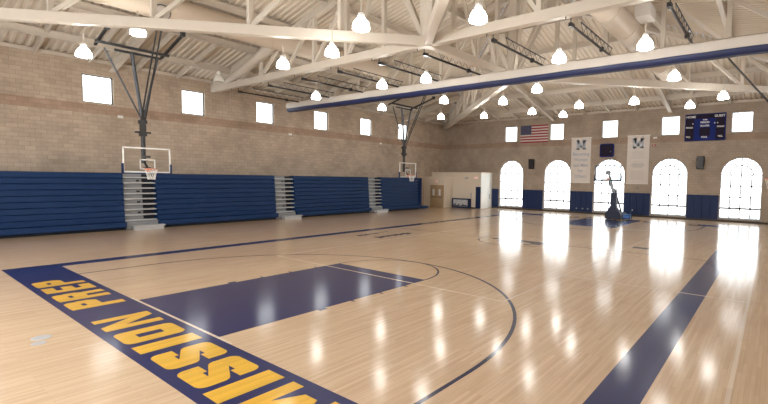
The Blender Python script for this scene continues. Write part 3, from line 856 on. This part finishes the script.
# flag (its stripes and stars are one cloth)
fw, fh = 2.75, 1.62; y_l, z_t = 9.95, 7.93
mb = MB()
def patch(mb, u0, u1, v0, v1, n=10, d=0.0):
    vs = []; fs = []
    for i in range(n+1):
        u = u0+(u1-u0)*i/n; dx = .015*math.sin(u*5.0)
        vs += [(fx-.014+dx-d, y_l-u, z_t-v0), (fx-.014+dx-d, y_l-u, z_t-v1)]
    for i in range(n): fs.append((2*i, 2*i+1, 2*i+3, 2*i+2))
    mb.add(vs, fs)
for k in range(13):
    mb.cur = 0 if k % 2 == 0 else 1
    patch(mb, 0 if k > 6 else fw*.4, fw, fh*k/13, fh*(k+1)/13, 20)
mb.cur = 2; patch(mb, 0, fw*.4, 0, fh*7/13, 10)
mb.cur = 1
for r_ in range(9):
    for c_ in range(6 if r_ % 2 == 0 else 5):
        u = fw*.4*((c_+.5 if r_ % 2 == 0 else c_+1)/6); v = fh*7/13*(r_+.6)/9.2
        pts = []
        for i in range(10):
            rr = .034 if i % 2 == 0 else .014; a = math.pi/2+math.pi*i/5
            pts.append((fx-.020+.015*math.sin(u*5), y_l-u-rr*math.cos(a), z_t-v+rr*math.sin(a)))
        mb.add(pts, [tuple(range(10))])
o = mb.build('flag', [M['red'], M['flag_white'], M['flag_blue']])
tag(o, 'american stars and stripes flag hung flat high on the end wall', 'flag')
# banners
def banner(yl, yr, zt, zb, label):
    t = thing('banner', label, 'banner', (XF-.012, (yl+yr)/2, zb), 'white banners either side of the middle arch')
    w = (yl-yr)/2; h = zt-zb
    MB().box((-.03,-w,0),(-.015,w,h)).build('cloth', M['banner'], t)
    mb = MB(); mb.tube((-.02,-w-.04,h),(-.02,w+.04,h), .03, 8); mb.tube((-.02,-w-.02,0),(-.02,w+.02,0), .02, 8); mb.build('rod', M['white'], t)
    # block M emblem
    mb = MB(); s = .40; zc = h-.62
    def q(a, b, c, d): mb.prism([(-.034, -a, zc+b), (-.034, -c, zc+b), (-.034, -c, zc+d), (-.034, -a, zc+d)], (-.006,0,0))
    q(-s,-s,-s+.22,s); q(s-.22,-s,s,s); q(-s-.08,-s,-s+.3,-s+.13); q(s-.3,-s,s+.08,-s+.13); q(-s-.08,s-.13,-s+.25,s); q(s-.25,s-.13,s+.08,s)
    for sg in (-1, 1):
        mb.prism([(-.034, sg*s, zc+s), (-.034, sg*(s-.26), zc+s), (-.034, -sg*.10, zc-.18), (-.034, sg*.10, zc-.30)], (-.006,0,0))
    mb.build('emblem', M['emblem'], t)
    return t, w, h
t, w, h = banner(4.95, 3.22, 6.57, 2.66, 'white banner with grey letter M and five lines of words')
for i, s in enumerate(['Becoming', 'Women', 'and Men', 'for', 'Others']):
    text_mesh('lettering', s, .40, M['banner_grey'], t, far_m(-.036, 0, h-1.42-i*.48), .002, .006, sx=.92)
t, w, h = banner(.25, -1.42, 6.55, 2.66, 'white banner with grey letter M above faint rows of small print')
mb = MB()
random.seed(9)
for i in range(15):
    zz = h-1.35-i*.155
    if i in (4, 9): continue
    ww = random.uniform(.35, .62) if i < 12 else .5
    mb.box((-.036,-ww,zz),(-.031,ww,zz+.055))
mb.build('small_print', M['banner_pale'], t)
MB().box((-.037,-.45,1.38),(-.032,.45,1.62)).build('print_block', M['banner_pale'], t)
# navy rounded panel
t = thing('sign_panel', 'navy rounded square panel on the wall between the two white banners', 'panel', (fx, 1.88, 4.86))
def rrect(w, h, r, n=6):
    pts = []
    for (cx, cz, a0) in ((w-r, h-r, 0), (-w+r, h-r, 90), (-w+r, -h+r, 180), (w-r, -h+r, 270)):
        for i in range(n+1): a = math.radians(a0+90*i/n); pts.append((cx+r*math.cos(a), cz+r*math.sin(a)))
    return pts
MB().prism([(-.12, p[0], .56+p[1]) for p in rrect(.58, .56, .16)], (.12,0,0)).build('housing', M['board_blue'], t)
MB().prism([(-.135, p[0], .56+p[1]) for p in rrect(.50, .48, .12)], (.015,0,0)).build('face', M['board_dark'], t)
MB().box((-.142,-.34,.42),(-.135,-.30,.46)).build('indicator', M['letter'], t)
# scoreboard
t = thing('scoreboard', 'wide navy scoreboard with dark panels and white words high on the end wall', 'scoreboard', (fx, -5.18, 5.96))
w, h = 1.30, 1.98
MB().box((-.2,-w,0),(0,w,h)).build('housing', M['board_blue'], t, bevel=.02)
mb = MB()
for (a, b, z0_, z1_) in ((-1.24,-.70,.06,1.60),(.70,1.24,.06,1.60),(-1.24,1.24,1.62,1.92),(-.34,.34,.35,.95)):
    mb.box((-.21,-b,z0_),(-.199,-a,z1_))
mb.build('dark_panel', M['board_dark'], t)
def st(s, x, z, size): text_mesh('lettering', s, size, M['letter'], t, far_m(-.214, -x, z), .002, .006)
st('HOME', -.92, 1.76, .22); st('GUEST', .92, 1.76, .22); st('PERIOD', 0, 1.33, .17); st('PLAYER', 0, 1.08, .17); st('POSS', 0, 1.52, .12)
st('FOULS', -1.0, .98, .15); st('FOULS', 1.0, .98, .15); st('TOL', -1.05, .28, .16); st('TOL', 1.0, .28, .16); st('FOUL', 0, .25, .16)
mb = MB()
for x in (-.78, .62, .80): mb.box((-.216,-x-.03,1.22),(-.21,-x+.03,1.30))
mb.build('indicator', M['letter'], t)
# loudspeakers
for (y, lab) in ((8.68, 'black loudspeaker on the wall between the first two arched windows'), (-5.02, 'black loudspeaker on the wall below the scoreboard')):
    t = thing('wall_speaker', lab, 'speaker', (fx, y, 3.86), 'black wall speakers')
    MB().prism([(-.06,-.24,0),(-.28,-.24,.0),(-.36,-.24,.92),(-.10,-.24,.92)], (0,.48,0)).build('speaker_box', M['rubber'], t, bevel=.02)
    MB().prism([(-.288,-.2,.06),(-.36,-.2,.86),(-.375,-.2,.86),(-.30,-.2,.06)], (0,.4,0)).build('speaker_grille', M['black'], t)
    MB().box((-.12,-.06,.2),(.02,.06,.5)).build('wall_bracket', M['mast'], t)
# small fittings
def fitting(name, loc, box_, mat, label, cat, lens=None):
    o = MB().box(*box_).build(name, mat, None, bevel=.006); o.location = loc; tag(o, label, cat)
    if lens: MB().tube(*lens, n=12).build('lens', M['white'], o)
    return o
fitting('alarm_horn', (fx, -1.75, 5.72), ((-.06,-.12,-.07),(0.02,.12,.07)), M['red'], 'small dark red alarm horn on the block wall beside the small print banner', 'alarm', ((-.08,0,0),(-.06,0,0),.04))
fitting('strobe_light', (fx, -1.80, 6.32), ((-.07,-.14,-.06),(0.02,.14,.06)), M['white'], 'small white strobe on the wall above the alarm horn', 'alarm', ((-.09,0,0),(-.07,0,0),.04))
fitting('junction_box', (fx, -.62, 2.3), ((-.05,-.08,-.06),(0.02,.08,.06)), M['mast'], 'tiny dark box on the wall beneath the small print banner', 'box', ((-.06,0,0),(-.05,0,0),.03))
for x, z, lab in ((5.1, 5.9, 'small white wall strobe above the first step aisle'), (15.6, 5.9, 'small white wall strobe below the middle windows of the bleacher wall'), (24.9, 5.9, 'small white wall strobe beside the second hanging basket')):
    fitting('strobe_light', (x, YL-.001, z), ((-.12,-.07,-.07),(.12,.01,.07)), M['white'], lab, 'alarm', ((0,-.09,0),(0,-.07,0),.04))
for k, (y, a) in enumerate(((4.3,'first'),(3.75,'second'),(3.3,'third'))):
    fitting('floor_outlet', (XF-.125, y, .42), ((-.02,-.04,-.03),(.03,.04,.03)), M['letter'], 'tiny white socket on the pads under the lettered banner, %s from the corner' % a, 'socket', ((-.025,0,0),(-.02,0,0),.02))
fitting('floor_outlet', (XF-.125, -.35, .52), ((-.02,-.04,-.03),(.03,.04,.03)), M['letter'], 'tiny white socket low on the navy pads under the small print banner', 'socket', ((-.025,0,0),(-.02,0,0),.02))

# ------------------------------------------------------------------ camera
cam = bpy.data.cameras.new('camera'); co = bpy.data.objects.new('camera', cam); COL.objects.link(co)
fwd = Vector((.79825547, .59906346, -.06253931)); rt = Vector((.60093991, -.7991453, .01542749)); up = Vector((.04073595, .04989745, .99792326))
m = Matrix((( rt.x, up.x, -fwd.x, -3.678), (rt.y, up.y, -fwd.y, -9.4605), (rt.z, up.z, -fwd.z, 2.8275), (0,0,0,1)))
co.matrix_world = m
cam.sensor_fit = 'HORIZONTAL'; cam.sensor_width = 36; cam.lens = 440.86/768*36
cam.shift_x = (384-441.73)/768; cam.shift_y = (206.38-202)/768
cam.clip_start = .05; cam.clip_end = 200
SC.camera = co

# ------------------------------------------------------------------ world + view
w = bpy.data.worlds.new('world'); SC.world = w; w.use_nodes = True
nt = w.node_tree; bg = nt.nodes['Background']
sky = nt.nodes.new('ShaderNodeTexSky'); sky.sky_type = 'NISHITA'; sky.sun_disc = False; sky.sun_elevation = math.radians(40)
nt.links.new(sky.outputs[0], bg.inputs[0]); bg.inputs[1].default_value = .3
SC.view_settings.view_transform = 'Standard'
SC.view_settings.look = 'None'
SC.view_settings.exposure = 0.33
SC.cycles.max_bounces = 8; SC.cycles.diffuse_bounces = 6; SC.cycles.glossy_bounces = 4
SC.cycles.transparent_max_bounces = 8
SC.cycles.sample_clamp_indirect = 6
SC.cycles.caustics_reflective = False; SC.cycles.caustics_refractive = False
